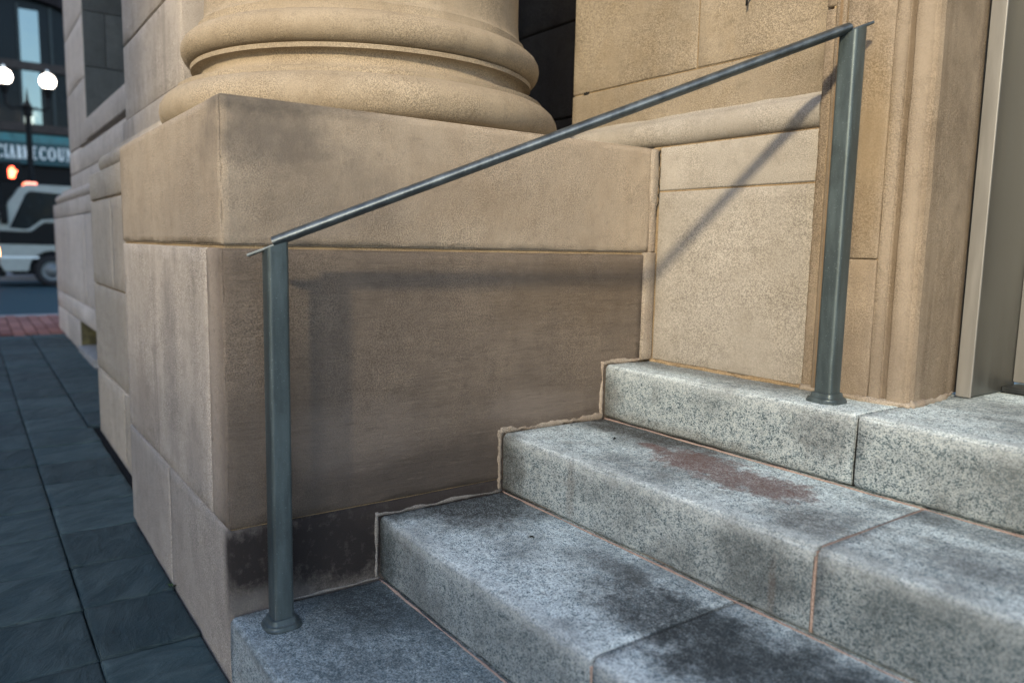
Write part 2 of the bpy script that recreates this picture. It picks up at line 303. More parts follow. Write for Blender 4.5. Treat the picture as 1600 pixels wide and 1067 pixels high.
def steel(name, c, rough, metal, specks=.5):
    s = NB(name); st = s.noise(26, 4, .65, s.scale((1, 1, .15))); sp = s.noise(300, 3, .65); gr = s.noise(9, 5, .7)
    col = s.mix(s.ss(st, .35, .7), [x * .72 for x in c], [x * 1.22 for x in c])
    col = s.mix(s.math('MULTIPLY', s.ss(sp, .62, .74), specks), col, [min(1, x * 2.6 + .05) for x in c])
    col = s.mix(s.math('MULTIPLY', s.ss(gr, .52, .70), .45), col, [x * .45 + .012 for x in c])
    sc = s.noise(90, 3, .7, s.scale((1, 1, .06))); col = s.mix(s.math('MULTIPLY', s.ss(sc, .66, .76), .35 * specks), col, (.34, .36, .36))
    return s.out(col, s.ss(s.math('ADD', s.math('MULTIPLY', st, .5), s.math('MULTIPLY', sp, .5)), .3, .7, rough - .10, rough + .14), s.bump(sp, .25, .0008), metal, .45)
MAT_POST = steel('grey_steel_post', (.085, .115, .125), .46, .5, .7)
MAT_RAIL = steel('grey_steel_rail', (.145, .172, .186), .44, .9, .25)
MAT_DOOR = plain('dull_metal_frame', (.145, .150, .142), .42, .75, .14, 14, .5, .1, (1, 1, .08))
MAT_DOORW = plain('worn_metal_edge', (.27, .272, .266), .5, .45, .12, 20, .5, .1, (1, 1, .1))
MAT_SILL = plain('dark_threshold', (.02, .024, .026), .5)
MAT_GLASSD = plain('dark_glass', (.006, .012, .016), .2, 0, .1, 3, .12)
MAT_BLACK = plain('black_metal', (.012, .013, .014), .5, 0, .25, 40, .08)
MAT_ASPH = plain('asphalt', (.020, .052, .064), .85, 0, .25, 60, .3, .5)
MAT_BED = plain('joint_sand', (.018, .018, .018), .95, 0, .4, 80, .1, .5)
MAT_GROUND = plain('ground_concrete', (.10, .105, .105), .9, 0, .25, 3)
MAT_KERB = plain('kerb_stone', (.25, .25, .245), .85, 0, .2, 30)
def brickm():
    s = NB('red_brick'); col = s.mix(s.rnd, (.20, .085, .070), (.33, .155, .125)); col = s.mix(s.math('MULTIPLY', s.ss(s.noise(40, 4, .6), .45, .7), .4), col, (.16, .11, .10))
    return s.out(col, .88, s.bump(s.noise(200, 3, .6), .4, .002), spec=.2)
MAT_BRICK = brickm()
MAT_WFRAME = plain('dark_window_frame', (.014, .030, .034), .5)
MAT_TIN = plain('vent_yellowed', (.105, .090, .040), .8, 0, .4, 20)
MAT_WHITE = plain('white_truck_paint', (.33, .36, .34), .4, 0, .06, 6)
MAT_TYRE = plain('tyre_rubber', (.018, .018, .02), .8)
MAT_RIM = plain('dull_rim', (.16, .18, .19), .5, .6)
MAT_SIGN = plain('sign_teal', (.010, .060, .072), .5, 0, .15, 4)
MAT_BAND = plain('teal_glass_band', (.012, .16, .19), .3, 0, .2, 2)
MAT_LETTER = plain('white_letters', (.75, .82, .82), .5, 0, .05)
MAT_DARKWALL = plain('dark_facade', (.022, .020, .022), .8, 0, .3, 6, .08)
MAT_LEDGE = plain('brown_ledge', (.045, .038, .035), .8, 0, .3, 6)
MAT_MIRROR = plain('sky_mirror_glass', (.20, .25, .25), .10, 1.0, .03, 3)
MAT_BRBLD = plain('brick_far', (.23, .12, .09), .9, 0, .3, 5)
MAT_RECESS_SHADE = stone('shade_dark_recess_stone', (.040, .038, .040), (.060, .056, .055), (.03, .028, .03), .4)  # shade behind the column put into the stone colour
MAT_REVEAL_SHADE = stone('shade_dark_reveal_stone', (.075, .085, .085), (.10, .11, .11), (.06, .066, .066), .3)  # shade on the window jamb put into the stone colour
MAT_LEAF = plain('weed_leaf', (.035, .075, .02), .6, 0, .3, 40)
def emit(name, c, e): 
    s = NB(name); return s.out((.8, .8, .8), .4, emis=c, es=e)
MAT_GLOBE = emit('lit_globe', (1.0, .88, .76), 4.5)
MAT_HAND = emit('lit_hand', (1.0, .07, .01), 6.0)
MAT_AMBER = emit('lit_amber', (1.0, .16, .03), 1.2)
MAT_HEAD = emit('lit_headlamp', (1.0, .36, .08), 7.0)

# ---------------------------------------------------------------- ground
SL = .0155
def gz(x): return -.655 - SL * x
def sheet(name, x0, x1, y0, y1, dz, mat, zf=gz):
    o = mesh(name, [(x0, y0, zf(x0) + dz), (x1, y0, zf(x1) + dz), (x1, y1, zf(x1) + dz), (x0, y1, zf(x0) + dz)], [(0, 1, 2, 3)], mat); tag(o, kind='structure'); return o
GX = -900
gnd = mesh('ground', [(-900, -900, -1.35), (900, -900, -1.35), (900, 900, -1.35), (-900, 900, -1.35)], [(0, 1, 2, 3)], MAT_GROUND); tag(gnd, kind='structure')
# slate pavement: bed + single slabs
pav = sheet('pavement', -6.6, 9.0, -4.2, 1.0, -.022, MAT_BED)
SLAB = .300
slab_meshes = []
for k in range(7):
    V, F = rbox_data(-.1482, .1482, -.1482, .1482, -.045, 0, r=.005, step=.02, chip=.006, und=.0022, seed=40 + k, cs=26)
    V[:, 2] += (V[:, 2] > -.02) * (.0028 * (vnoise(V * np.array([.4, 1, 1]), 30, 77 + k) - .5))
    me = bpy.data.meshes.new('paving_slab'); me.from_pydata([tuple(v) for v in V], [], [tuple(map(int, f)) for f in F]); me.materials.append(MAT_SLATE)
    me.polygons.foreach_set('use_smooth', [True] * len(me.polygons)); slab_meshes.append(me)
th = math.atan(SL)
def put_slab(cx, cy, sy=1.0, sx=1.0):
    o = bpy.data.objects.new('paving_slab', rng.choice(slab_meshes)); COL.objects.link(o)
    o.location = (cx, cy, gz(cx) + rng.uniform(-.003, .002)); o.rotation_euler = (rng.uniform(-.004, .004), th + rng.uniform(-.004, .004), rng.uniform(-.004, .004)); o.scale = (sx, sy, 1)
    o.parent = pav; o.matrix_parent_inverse = WM(pav).inverted()
for j in range(7):
    for i in range(-4, 21):
        cx = -.263 - .15 - .3008 * i + (.0 if j < 2 else .02 * (j % 2))
        y1 = -.236 - .3 * (j - 1); y0 = y1 - .3
        if j == 0:
            y1 = -.004 if cx > -1.25 else (.050 if cx > -2.7 else .030); y0 = -.236
        put_slab(cx, (y0 + y1) / 2, (y1 - y0) / .3)
for i in range(13):
    cx = -2.87 - .3008 * i; put_slab(cx, .168, .27 / .3)
# brick strip, kerb, road
bs = sheet('brick_strip', -8.36, -6.6, -6, 6, -.014, MAT_BED)
V, F = rbox_data(-.0965, .0965, -.0465, .0465, -.05, 0, r=.005, step=.09, chip=.003, und=.001, seed=5)
bm_me = bpy.data.meshes.new('brick'); bm_me.from_pydata([tuple(v) for v in V], [], [tuple(map(int, f)) for f in F]); bm_me.materials.append(MAT_BRICK)
for j in range(-17, 15):
    for i in range(9):
        cx = -6.7 - .2 * i + (.1 if j % 2 else 0)
        if cx > -6.69: continue
        o = bpy.data.objects.new('brick', bm_me); COL.objects.link(o); o.location = (cx, .1 * j - .05, gz(cx) + rng.uniform(-.003, .003)); o.rotation_euler = (0, th, rng.uniform(-.01, .01)); o.parent = bs; o.matrix_parent_inverse = WM(bs).inverted()
kb = rbox('kerb', -8.52, -8.365, -40, 40, -.9, gz(-8.4), MAT_KERB, r=.02, step=3.0, chip=0, und=0); tag(kb, kind='structure')
def rz(x): return -.66 + (x + 8.52) * .0134
road = sheet('road', -23.2, -8.525, -60, 60, 0, MAT_ASPH, rz)
fs = box('far_pavement', -28.2, -23.2, -60, 60, -1.2, -.72, MAT_KERB); tag(fs, kind='structure')
street = mesh('street', [(-6.4, -13, -.86), (60, -13, -1.3), (60, -4.25, -1.2), (-6.4, -4.25, -.70)], [(0, 1, 2, 3)], MAT_ASPH); tag(street, kind='structure')

# ---------------------------------------------------------------- the stone building
bld = tag(empty('stone_building', (-1.0, .6, -.65)), 'buff sandstone building with a round column on a square pedestal beside granite steps', 'building')
def blk(p, x0, x1, y0, y1, z0, z1, mat, seed=1, r=.0048, step=.035, chip=.005, **k):
    return rbox('stone_block', x0, x1, y0, y1, z0, z1, mat, p, r=r, step=step, chip=chip, seed=seed, **k)
# column pedestal
ped = box('column_pedestal', -1.217, -.008, .008, 1.29, -.70, .64, MAT_JOINT, bld)
blk(ped, -1.225, 0, 0, 1.290, .3395, .655, MAT_CAP, 11, chip=.015, step=.016)
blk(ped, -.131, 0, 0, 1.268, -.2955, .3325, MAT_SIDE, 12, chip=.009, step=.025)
blk(ped, -1.225, -.135, 0, .35, -.2955, .3325, MAT_FRONT, 13)
blk(ped, -.606, 0, 0, 1.2, -.70, -.2985, MAT_PLINTH, 14, chip=.006, step=.025)
blk(ped, -1.230, -.610, -.001, .35, -.70, -.300, MAT_PLINTH, 15)
# pilaster base beside it
pb = box('pilaster_base', -2.67, -1.232, .095, 1.2, -.72, .64, MAT_JOINT, bld)
for z0, z1, xs in ((.531, .655, (-2.68, -1.226)), (.128, .523, (-2.68, -2.05, -1.226)), (-.298, .121, (-2.68, -1.226)), (-.72, -.305, (-2.68, -1.9, -1.226))):
    for i in range(len(xs) - 1): blk(pb, xs[i] + .002, xs[i + 1] - .002, .085, .5, z0, z1, MAT_PIER, 20 + int(z0 * 10) + i, step=.06)
def roll_profile(r, back, n=12):                        # torus roll with a flat back and a cavetto above
    pts = [(back, 0)] + [(-r * .9 * math.sin(math.pi * k / n), r * (1 - math.cos(math.pi * k / n))) for k in range(n + 1)]
    pts += [(.006, 2 * r + .004), (.014, 2 * r + .010), (.022, 2 * r + .022), (.026, 2 * r + .04), (back, 2 * r + .04)]
    return pts
extrude('roll_moulding', roll_profile(.042, .2), (-2.52, .145, .6585), (0, 1, 0), (0, 0, 1), (1, 0, 0), 1.29, MAT_PIER, bld, seg=40, smooth=True, wob=.003)
# pilaster shaft rising from it
pil = box('pilaster', -2.29, -1.19, .21, 1.345, .66, 8.0, MAT_JOINT, bld)
for i, (z0, z1, dx) in enumerate(((.66, .881, .012), (.887, 1.212, 0), (1.218, 1.95, 0), (1.956, 8.0, 0))):
    blk(pil, -2.30 - dx, -1.18 + dx, .20 - dx, 1.34, z0, z1, MAT_FRONT, 30 + i, step=.06)
# wall further along with a window
fw = box('window_wall', -6.14, -2.31, .74, 1.3, .66, 8.0, MAT_JOINT, bld)
FX = (-6.15, -5.03, -2.95, -2.31)
for i, (z0, z1) in enumerate(((1.078, 1.55), (1.556, 2.0), (2.006, 2.8), (2.806, 8.0))):
    blk(fw, FX[0], FX[1], .37, .75, z0, z1, MAT_FAR, 50 + i, step=.1); blk(fw, FX[2], FX[3], .37, .75, z0, z1, MAT_FAR, 60 + i, step=.1)
blk(fw, -6.15, -5.5, .37, .75, .885, 1.072, MAT_FAR, 70, step=.1); blk(fw, -5.495, -2.31, .37, .75, .885, 1.05, MAT_FAR, 71, step=.1)
blk(fw, -6.15, -4.3, .37, .75, .66, .880, MAT_FAR, 72, step=.1); blk(fw, -4.295, -2.31, .37, .75, .66, .880, MAT_FAR, 73, step=.1)
rbox('window_sill', -5.028, -2.952, .362, .80, 1.085, 1.235, MAT_FAR, fw, r=.006, step=.1, chip=.004)
wn = box('window', -5.03, -2.95, .70, .735, 1.235, 8.0, MAT_GLASSD, bld)
for x0, x1, z0, z1 in ((-5.03, -4.95, 1.235, 8.0), (-3.03, -2.95, 1.235, 8.0), (-4.03, -3.95, 1.235, 8.0), (-5.03, -2.95, 1.236, 1.31), (-5.03, -2.95, 2.5, 2.57)):
    box('window_frame', x0 + .002, x1 - .002, .655, .698, z0, z1, MAT_WFRAME, wn)
for z0, z1, y1 in ((1.24, 1.62, .68), (1.624, 2.02, .52), (2.024, 8.0, .68)): rbox('reveal_shade_panel', -5.028, -5.0, .374, y1, z0, z1, MAT_REVEAL_SHADE, fw, r=.003, step=.3, chip=0, und=0)  # added dark panels cover the jamb to stand for its shade
rbox('reveal_shade_panel', -5.028, -5.0, .524, .68, 1.624, 2.02, MAT_REVEAL_SHADE, fw, r=.003, step=.3, chip=0, und=0)
extrude('roll_moulding', roll_profile(.042, .2), (-6.95, .352, .6585), (0, 1, 0), (0, 0, 1), (1, 0, 0), 4.64, MAT_FAR, bld, seg=30, smooth=True)
# its base with the low vent opening
fb = box('far_base', -7.13, -2.69, .62, 1.2, -.75, .64, MAT_JOINT, bld)
for z0, z1, xs in ((.531, .655, (-7.15, -5.8, -4.3, -2.684)), (-.165, .525, (-7.15, -6.1, -4.9, -3.6, -2.684)), (-.325, -.171, (-7.15, -5.9, -4.2, -2.684))):
    for i in range(len(xs) - 1): blk(fb, xs[i] + .002, xs[i + 1] - .002, .31, .66, z0, z1, MAT_FAR, 80 + i, step=.15)
for x0, x1 in ((-7.15, -6.3), (-6.295, -5.45), (-4.5, -3.6), (-3.595, -2.684)): blk(fb, x0, x1, .31, .66, -.75, -.331, MAT_FAR, 90, step=.15)
vt = box('vent_back', -5.449, -4.501, .50, .54, -.60, -.333, MAT_TIN, fb)
rbox('vent_lining', -5.448, -5.42, .314, .50, -.60, -.334, MAT_TIN, fb, r=.004, step=.1)
rbox('vent_ledge', -5.40, -4.505, .285, .56, -.75, -.525, MAT_KERB, fb, r=.008, step=.2)
# entrance back wall
ew = box('entrance_wall', -.46, .60, 1.354, 1.6, -.2, 8.0, MAT_JOINT, bld)
box('wall_core', -.02, .574, 1.3085, 1.353, -.1, .66, MAT_JOINT, ew)
blk(ew, .014, .551, 1.304, 1.45, .006, .523, MAT_WALL, 101, r=.004, chip=.003)
blk(ew, .014, .553, 1.304, 1.45, .5275, .657, MAT_WALL, 102, r=.004, chip=.004)
blk(ew, -.468, .558, 1.348, 1.45, .70, .880, MAT_UPPER, 103, r=.004, chip=.003)
blk(ew, -.468, .097, 1.350, 1.45, .884, 1.62, MAT_UPPER, 104, r=.004, chip=.003)
blk(ew, .101, .558, 1.350, 1.45, .884, 1.62, MAT_UPPER, 105, r=.004, chip=.003)
blk(ew, -.468, .558, 1.350, 1.45, 1.625, 8.0, MAT_UPPER, 106, r=.004, chip=.003, step=.2)
extrude('roll_moulding', roll_profile(.043, .06), (-.468, 1.332, .6585), (0, 1, 0), (0, 0, 1), (1, 0, 0), 1.02, MAT_WALL, ew, seg=60, smooth=True, wob=.004)
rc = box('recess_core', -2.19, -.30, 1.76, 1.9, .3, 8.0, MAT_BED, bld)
for i, (z0, z1) in enumerate(((.3, .655), (.661, .880), (.886, 1.26), (1.266, 1.9), (1.906, 8.0))): blk(rc, -2.2, -.35, 1.62, 1.765, z0, z1, MAT_RECESS_SHADE, 140 + i)  # blocks coloured near black for the shade behind the column
box('open_joint', -.405, -.383, 1.3465, 1.36, .877, .8865, MAT_BED, ew)
# moulded stone door jamb: outer strips, broad fascia in stacked stones, inner fascias
jb = box('door_jamb', .575, .732, 1.2925, 1.62, .0, 8.0, MAT_JOINT, bld)
for z0, z1, i in ((.006, .934, 0), (.939, 8.0, 1)): blk(jb, .5555, .583, 1.290, 1.45, z0, z1, MAT_JAMB, 110 + i, r=.004, chip=.003)
for z0, z1, i in ((.006, .950, 0), (.955, 8.0, 1)): blk(jb, .5845, .612, 1.2835, 1.45, z0, z1, MAT_JAMB, 112 + i, r=.005, chip=.003)
for z0, z1, i in ((.006, .3362, 0), (.3374, .950, 1), (.955, 8.0, 2)): blk(jb, .616, .7335, 1.284, 1.45, z0, z1, MAT_JAMB, 114 + i, r=.004, chip=.003)
JP = [(.7345, 1.45), (.7345, 1.290), (.7360, 1.2885), (.764, 1.2890), (.7645, 1.2915), (.7680, 1.2925), (.7765, 1.2925), (.780, 1.2915), (.7805, 1.2895), (.820, 1.2920), (.829, 1.2960), (.834, 1.308), (.824, 1.43), (.806, 1.545), (.800, 1.60), (.78, 1.60)]
_jo = extrude('stone_block', [(x, y) for x, y in JP], (0, 0, .006), (1, 0, 0), (0, 1, 0), (0, 0, 1), 8.0, MAT_JAMB, jb, seg=160, smooth=True, wob=.004); _jo.data.set_sharp_from_angle(angle=R(14))
# column
PROF = [(.50, .656), (.553, .6565), (.578, .663), (.593, .675), (.602, .691), (.605, .709), (.602, .727), (.592, .745), (.577, .759), (.560, .767), (.556, .7685), (.556, .780), (.549, .7815),
        (.531, .784), (.514, .789), (.501, .797), (.493, .807), (.490, .817), (.492, .826), (.500, .8335), (.517, .8345), (.518, .846), (.506, .848), (.512, .849), (.524, .854), (.534, .863), (.541, .875), (.543, .888), (.541, .901), (.534, .914),
        (.523, .924), (.508, .931), (.497, .933), (.496, .935), (.496, .955), (.492, .957), (.484, .966), (.479, .980), (.476, 1.0), (.474, 1.03), (.473, 1.2), (.470, 2.0), (.45, 5.0), (.42, 8.0)]
colm = lathe('column', PROF, -.61, .622, MAT_COL, bld, n=200, wob=.003)
# entablature above, out of the picture
ent = rbox('entablature', -7.2, 3.2, -.03, 1.6, 8.01, 9.2, MAT_UPPER, bld, r=.02, step=.5, chip=0)
# mortar in the corner, along the wall foot and jamb foot
rbox('mortar_fill', -.03, .0125, 1.262, 1.3075, .004, .34, MAT_MORTAR, ped, r=.004, step=.02, chip=.004, und=.003, seed=77)
rbox('mortar_fill', -.03, .0065, 1.280, 1.3085, .34, .652, MAT_MORTAR, ped, r=.004, step=.012, chip=.007, und=.006, seed=78)
for i, (z0, z1, y, wd) in enumerate(((.012, .325, 1.2815, .017), (.318, .345, 1.289, .018), (.345, .56, 1.2965, .011), (.53, .652, 1.2965, .013))):
    bead('mortar_joint', (-.001, y, z0), (-.001, y, z1), (1, 0, 0), (0, 1, 0), wd, .005, MAT_MORTAR, ped, 200 + i, .8)
zs = np.linspace(.652, .325, 60); ck = np.stack([.0135 - .016 * np.clip((.52 - zs) / .18, 0, 1) ** .7 + .006 * np.clip((.56 - np.abs(zs - .51) * 8), 0, 1), np.full(60, 1.3022), zs], 1)
ck[:, 0] += .009 * (vnoise(ck, 38, 5) - .5) + .005 * (vnoise(ck, 130, 6) - .5); cw = .0010 + .0024 * vnoise(ck, 70, 8)
mesh('crack', np.concatenate([ck - np.outer(cw, (1, 0, 0)), ck + np.outer(cw, (1, 0, 0))]), [(i, i + 1, 61 + i, 60 + i) for i in range(59)], MAT_BED, ew)
bead('mortar_joint', (.012, 1.302, .003), (.555, 1.300, .003), (0, -.6, .8), (0, -.8, -.6), .013, .006, MAT_JOINT, ew, 210, .9)
bead('mortar_joint', (.552, 1.303, .01), (.552, 1.303, .655), (0, -1, 0), (1, 0, 0), .006, .002, MAT_JOINT, ew, 212, .8)
bead('mortar_joint', (.555, 1.286, .006), (.735, 1.281, .006), (0, -.7, .7), (0, -.7, -.7), .017, .005, MAT_MORTAR, jb, 213, .8)
bead('mortar_joint', (.73, 1.284, .006), (.833, 1.294, .006), (0, -.7, .7), (0, -.7, -.7), .017, .005, MAT_MORTAR, jb, 214, .8)
bead('mortar_joint', (.838, 1.300, .008), (.808, 1.555, .008), (.8, 0, .6), (.6, 0, -.8), .017, .005, MAT_MORTAR, jb, 215, .9)

# the other side of the entrance mirrors this one (out of the picture, it closes the porch)
MIR = Matrix.Translation((3.44, 0, 0)) @ Matrix.Scale(-1, 4, (1, 0, 0))
def mirror(o, par):
    c = o.copy(); COL.objects.link(c); c.parent = par
    if par is bld: c.matrix_parent_inverse = WM(bld).inverted() @ MIR @ WM(bld) @ o.matrix_parent_inverse
    for ch in [k for k in list(bpy.data.objects) if k.parent is o]: mirror(ch, c)
for o in (ped, colm, ew, jb): mirror(o, bld)

# ---------------------------------------------------------------- metal doorway
dw = tag(empty('metal_doorway', (.9, 1.66, 0)), 'dull grey metal door frame standing in the stone jamb on the top step', 'door frame')
rbox('frame_post', .8185, .852, 1.555, 1.80, .004, 3.0, MAT_DOOR, dw, r=.003, step=.3, chip=0, und=0)
rbox('frame_edge', .8175, .853, 1.548, 1.5545, .002, 3.0, MAT_DOORW, dw, r=.002, step=.3, chip=0, und=0)
rbox('door_stile', .8525, .985, 1.785, 1.83, .022, 3.0, MAT_DOORW, dw, r=.003, step=.3, chip=0, und=0)
box('door_glass', .985, 2.2, 1.80, 1.815, .25, 3.0, MAT_GLASSD, dw)
rbox('door_bottom_rail', .986, 2.2, 1.787, 1.828, .022, .25, MAT_DOOR, dw, r=.003, step=.3, chip=0, und=0)
rbox('threshold', .854, 2.3, 1.715, 1.87, .003, .018, MAT_SILL, dw, r=.004, step=.3, chip=0, und=0)

# ---------------------------------------------------------------- granite steps
H = .165; Y = [0, .366, .740, 1.114]
stp = tag(empty('entrance_steps', (1.5, .6, -.66)), 'worn grey granite steps climbing beside the column pedestal to the doorway', 'steps')
def slab(name, parent, x0, x1, y0, y1, z0, z1, seed, k): return rbox(name, x0, x1, y0, y1, z0, z1, MAT_GRANITE[k], parent, r=(.0035, .0125, .0125), step=.03, chip=.0045, und=.0025, seed=seed, cs=16)
joints = [[.008, 2.6, 3.43], [.008, .806, 2.3, 3.43], [.008, .968, 2.3, 3.43], [.008, .813, 2.0, 3.43]]
for k in range(4):
    zt = -(3 - k) * H; zb = zt - H + .0035; y0 = Y[k] - (0.004 if k == 0 else 0); y1 = Y[k + 1] + .06 if k < 3 else 2.2
    core = box('step', .03, 3.38, y0 + .008, y1 - .03, zb + .002, zt - .008, MAT_BED if k in (1, 3) else MAT_PINK, stp)
    xs = joints[k]
    for i in range(len(xs) - 1): slab('granite_slab', core, xs[i] + (.0013 if i else 0), xs[i + 1] - .0013, y0, y1, (zb if k else -.72), zt, 300 + 10 * k + i, k)
    if k: bead('mortar_joint', (.01, y0 - .0005, zb - .0025), (3.3, y0 - .0005, zb - .0025), (0, -.7, .7), (0, -.7, -.7), .0052, .0018, MAT_PINK, core, 330 + k, 1.0, .012)
    if k == 2: bead('mortar_joint', (.968, y0 + .001, zb + .005), (.968, y0 + .001, zt - .016), (0, -1, 0), (1, 0, 0), .0062, .0012, MAT_PINK, core, 341, .7)
    if k == 2: bead('mortar_joint', (.968, y0 + .02, zt - .0015), (.968, y0 + .37, zt - .0015), (0, 0, 1), (1, 0, 0), .0065, .0012, MAT_PINK, core, 342, .8)
    if k == 1: bead('mortar_joint', (.806, y0 + .001, zb + .005), (.806, y0 + .001, zt - .016), (0, -1, 0), (1, 0, 0), .0045, .0009, MAT_PINK, core, 343, .9)
# mortar between the steps and the pedestal
for k in range(4):
    zt = -(3 - k) * H; y1 = Y[k + 1] if k < 3 else 1.285
    wd = (.005, .007, .016, .011)[k]
    bead('mortar_joint', (.0008, Y[k] + (-.004 if k else .10), zt + wd * .42), (.0008, y1 + .002, zt + wd * .42), (1, 0, 0), (0, 0, 1), wd, (.0022, .0026, .0032, .0028)[k], (MAT_GREYM if k < 2 else MAT_MORTAR), ped, 360 + k, 1.25)
    if k: bead('mortar_joint', (.0008, Y[k] - .005, zt - H + .006), (.0008, Y[k] - .005, zt + .010), (1, 0, 0), (0, 1, 0), (0, .007, .013, .013)[k], (0, .0026, .0030, .0028)[k], (MAT_GREYM if k < 2 else MAT_MORTAR), ped, 370 + k, 1.0)

# ---------------------------------------------------------------- handrail
A = Vector((.100, .082, .3385)); B = Vector((.686, 1.198, .8425)); D3 = (B - A); T = D3.normalized()
PL = Vector((T.x, T.y, 0)).normalized(); W = Vector((PL.y, -PL.x, 0)); UP = W.cross(T) * 1.0
if UP.z < 0: UP = -UP
hr = tag(empty('handrail', (.395, .643, -.495)), 'grey steel handrail on two square posts rising over the granite steps', 'handrail')
def rr(hw, hh, r, n=5):
    P = []
    for cx, cy, a0 in ((hw - r, hh - r, 0), (-hw + r, hh - r, 90), (-hw + r, -hh + r, 180), (hw - r, -hh + r, 270)):
        for k in range(n + 1):
            a = R(a0 + 90 * k / n); P.append((cx + r * math.cos(a), cy + r * math.sin(a)))
    return P
extrude('support_bar', rr(.0105, .0033, .002), A + D3 * -.043 + UP * .0025, W, UP, T, D3.length * 1.078, MAT_RAIL, hr, smooth=True)
cap = [(.0235 * math.cos(a), .0092 + (.0125 if math.sin(a) > 0 else .0102) * math.sin(a)) for a in [2 * math.pi * k / 48 for k in range(48)]]
extrude('rail', cap, A + D3 * .001, W, UP, T, D3.length * .990, MAT_RAIL, hr, smooth=True)
for P0, zb in ((A, -3 * H), (B, 0)):
    prof = rr(.0225, .0225, .0085); n = len(prof); V = []
    for s in (0, 1):
        for a, b in prof:
            q = Vector((P0.x + a, P0.y + b, 0))
            zt = P0.z + .0015 + (a * PL.x + b * PL.y) * T.z / math.hypot(T.x, T.y)
            V.append((q.x, q.y, zb + .004 if s == 0 else zt))
    F = [(i, (i + 1) % n, n + (i + 1) % n, n + i) for i in range(n)] + [tuple(range(n))[::-1], tuple(range(n, 2 * n))]
    po = mesh('post', V, F, MAT_POST, hr, True); bm = bmesh.new(); bm.from_mesh(po.data); bmesh.ops.recalc_face_normals(bm, faces=bm.faces); bm.to_mesh(po.data); bm.free(); po.data.set_sharp_from_angle(angle=R(50))
    V = []; lev = [(.040, .040, .026, 0), (.040, .040, .026, .005), (.0385, .0385, .026, .0065), (.0375, .0375, .025, .0105), (.031, .031, .016, .0125), (.029, .029, .012, .016), (.0275, .0275, .010, .022), (.0235, .0235, .009, .0235)]
    for hw, hh, r_, dz in lev:
        for a, b in rr(hw, hh, r_, 8):
            V.append(Vector((P0.x + a, P0.y + b, zb + dz)))
    n = len(V) // len(lev)
    F = [(s * n + i, s * n + (i + 1) % n, (s + 1) * n + (i + 1) % n, (s + 1) * n + i) for s in range(len(lev) - 1) for i in range(n)] + [tuple(range((len(lev) - 1) * n, len(lev) * n))]
    fl = mesh('base_flange', V, F, MAT_POST, po, True); bm = bmesh.new(); bm.from_mesh(fl.data); bmesh.ops.recalc_face_normals(bm, faces=bm.faces); bm.to_mesh(fl.data); bm.free(); fl.data.set_sharp_from_angle(angle=R(50))

# small metal pin in the upper wall
pn = tube('metal_pin', [(.285, 1.352, 1.040), (.284, 1.335, 1.038), (.283, 1.332, 1.030), (.283, 1.332, 1.016)], .0032, MAT_BLACK); tag(pn, 'small dark metal pin hanging from the upper sandstone wall', 'pin')
# two dry leaf scraps
for (x, y, z, a), lb in (((.326, .602, -.3285, .6), 'tiny dark leaf scrap lying on the second granite step'), ((.215, .965, -.1635, 2.0), 'tiny dark leaf scrap lying on the third granite step')):
    V = [(-.009, 0, 0), (-.004, .003, .002), (.004, .0035, .003), (.010, 0, .001), (.004, -.003, .002), (-.004, -.0025, .001), (0, 0, .0045)]
    ca, sa = math.cos(a), math.sin(a)
    o = mesh('leaf_scrap', [(x + p * ca - q * sa, y + p * sa + q * ca, z + r_) for p, q, r_ in V], [(i, (i + 1) % 6, 6) for i in range(6)] + [(5, 4, 3, 2, 1, 0)], MAT_BLACK)
    tag(o, lb, 'leaf')
# weed in the pavement joint
wd_ = tag(empty('weed', (-.575, -.006, -.645)), 'tiny green weed in the joint between slate paving and plinth', 'weed')
for i in range(9):
    a = rng.uniform(0, 6.28); l = rng.uniform(.008, .016); px, py = -.575 + .006 * math.cos(a), -.008 + .004 * math.sin(a); z0 = -.648
    d = Vector((math.cos(a), math.sin(a) * .7 - .3, rng.uniform(.4, 1.0))).normalized(); s_ = d.cross(Vector((0, 0, 1))).normalized() * .004
    p0 = Vector((px, py, z0)); m_ = p0 + d * l * .6 + Vector((0, 0, .002)); e_ = p0 + d * l
    mesh('leaf', [p0, m_ + s_, e_, m_ - s_, p0 + Vector((0, 0, -.001))], [(0, 1, 2, 3)], MAT_LEAF, wd_)

# ---------------------------------------------------------------- truck in the cross street
TX = -19.0; TZ = -.80
tr = tag(empty('truck', (-20.0, 2.5, TZ)), 'white cab-over truck with black windows and amber roof light crossing the street', 'truck')
def side(name, pts, x0, x1, mat, parent, bev=0):
    o = extrude(name, pts, (x0, 0, 0), (0, 1, 0), (0, 0, 1), (1, 0, 0), x1 - x0, mat, parent)
    if bev:
        bm = bmesh.new(); bm.from_mesh(o.data); bmesh.ops.bevel(bm, geom=[e for e in bm.edges], offset=bev, segments=2, affect='EDGES', clamp_overlap=True); bm.to_mesh(o.data); bm.free()
    return o
arch = [(1.26 + .47 * math.cos(R(a)), -.44 + .47 * math.sin(R(a))) for a in range(180, -1, -15)]
cab = side('cab', [(.30, -.44), (.25, -.30), (.22, .10), (.25, .52), (.33, .90), (.70, 1.45), (.84, 1.52), (1.85, 1.52), (1.92, 1.45), (1.92, -.44)] + arch[::-1], TX - 2.0, TX, MAT_WHITE, tr, .02)
win = side('side_window', [(.46, .53), (.74, .50), (.84, .52), (1.10, .73), (1.36, .76), (1.60, .76), (1.60, 1.33), (.89, 1.37), (.80, 1.30)], TX - .02, TX + .008, MAT_GLASSD, tr)
side('window_trim', [(.44, .50), (.76, .465), (.86, .485), (1.12, .695), (1.62, .72), (1.62, .76), (1.10, .735), (.84, .525), (.74, .505), (.46, .535)], TX, TX + .02, MAT_WHITE, cab)
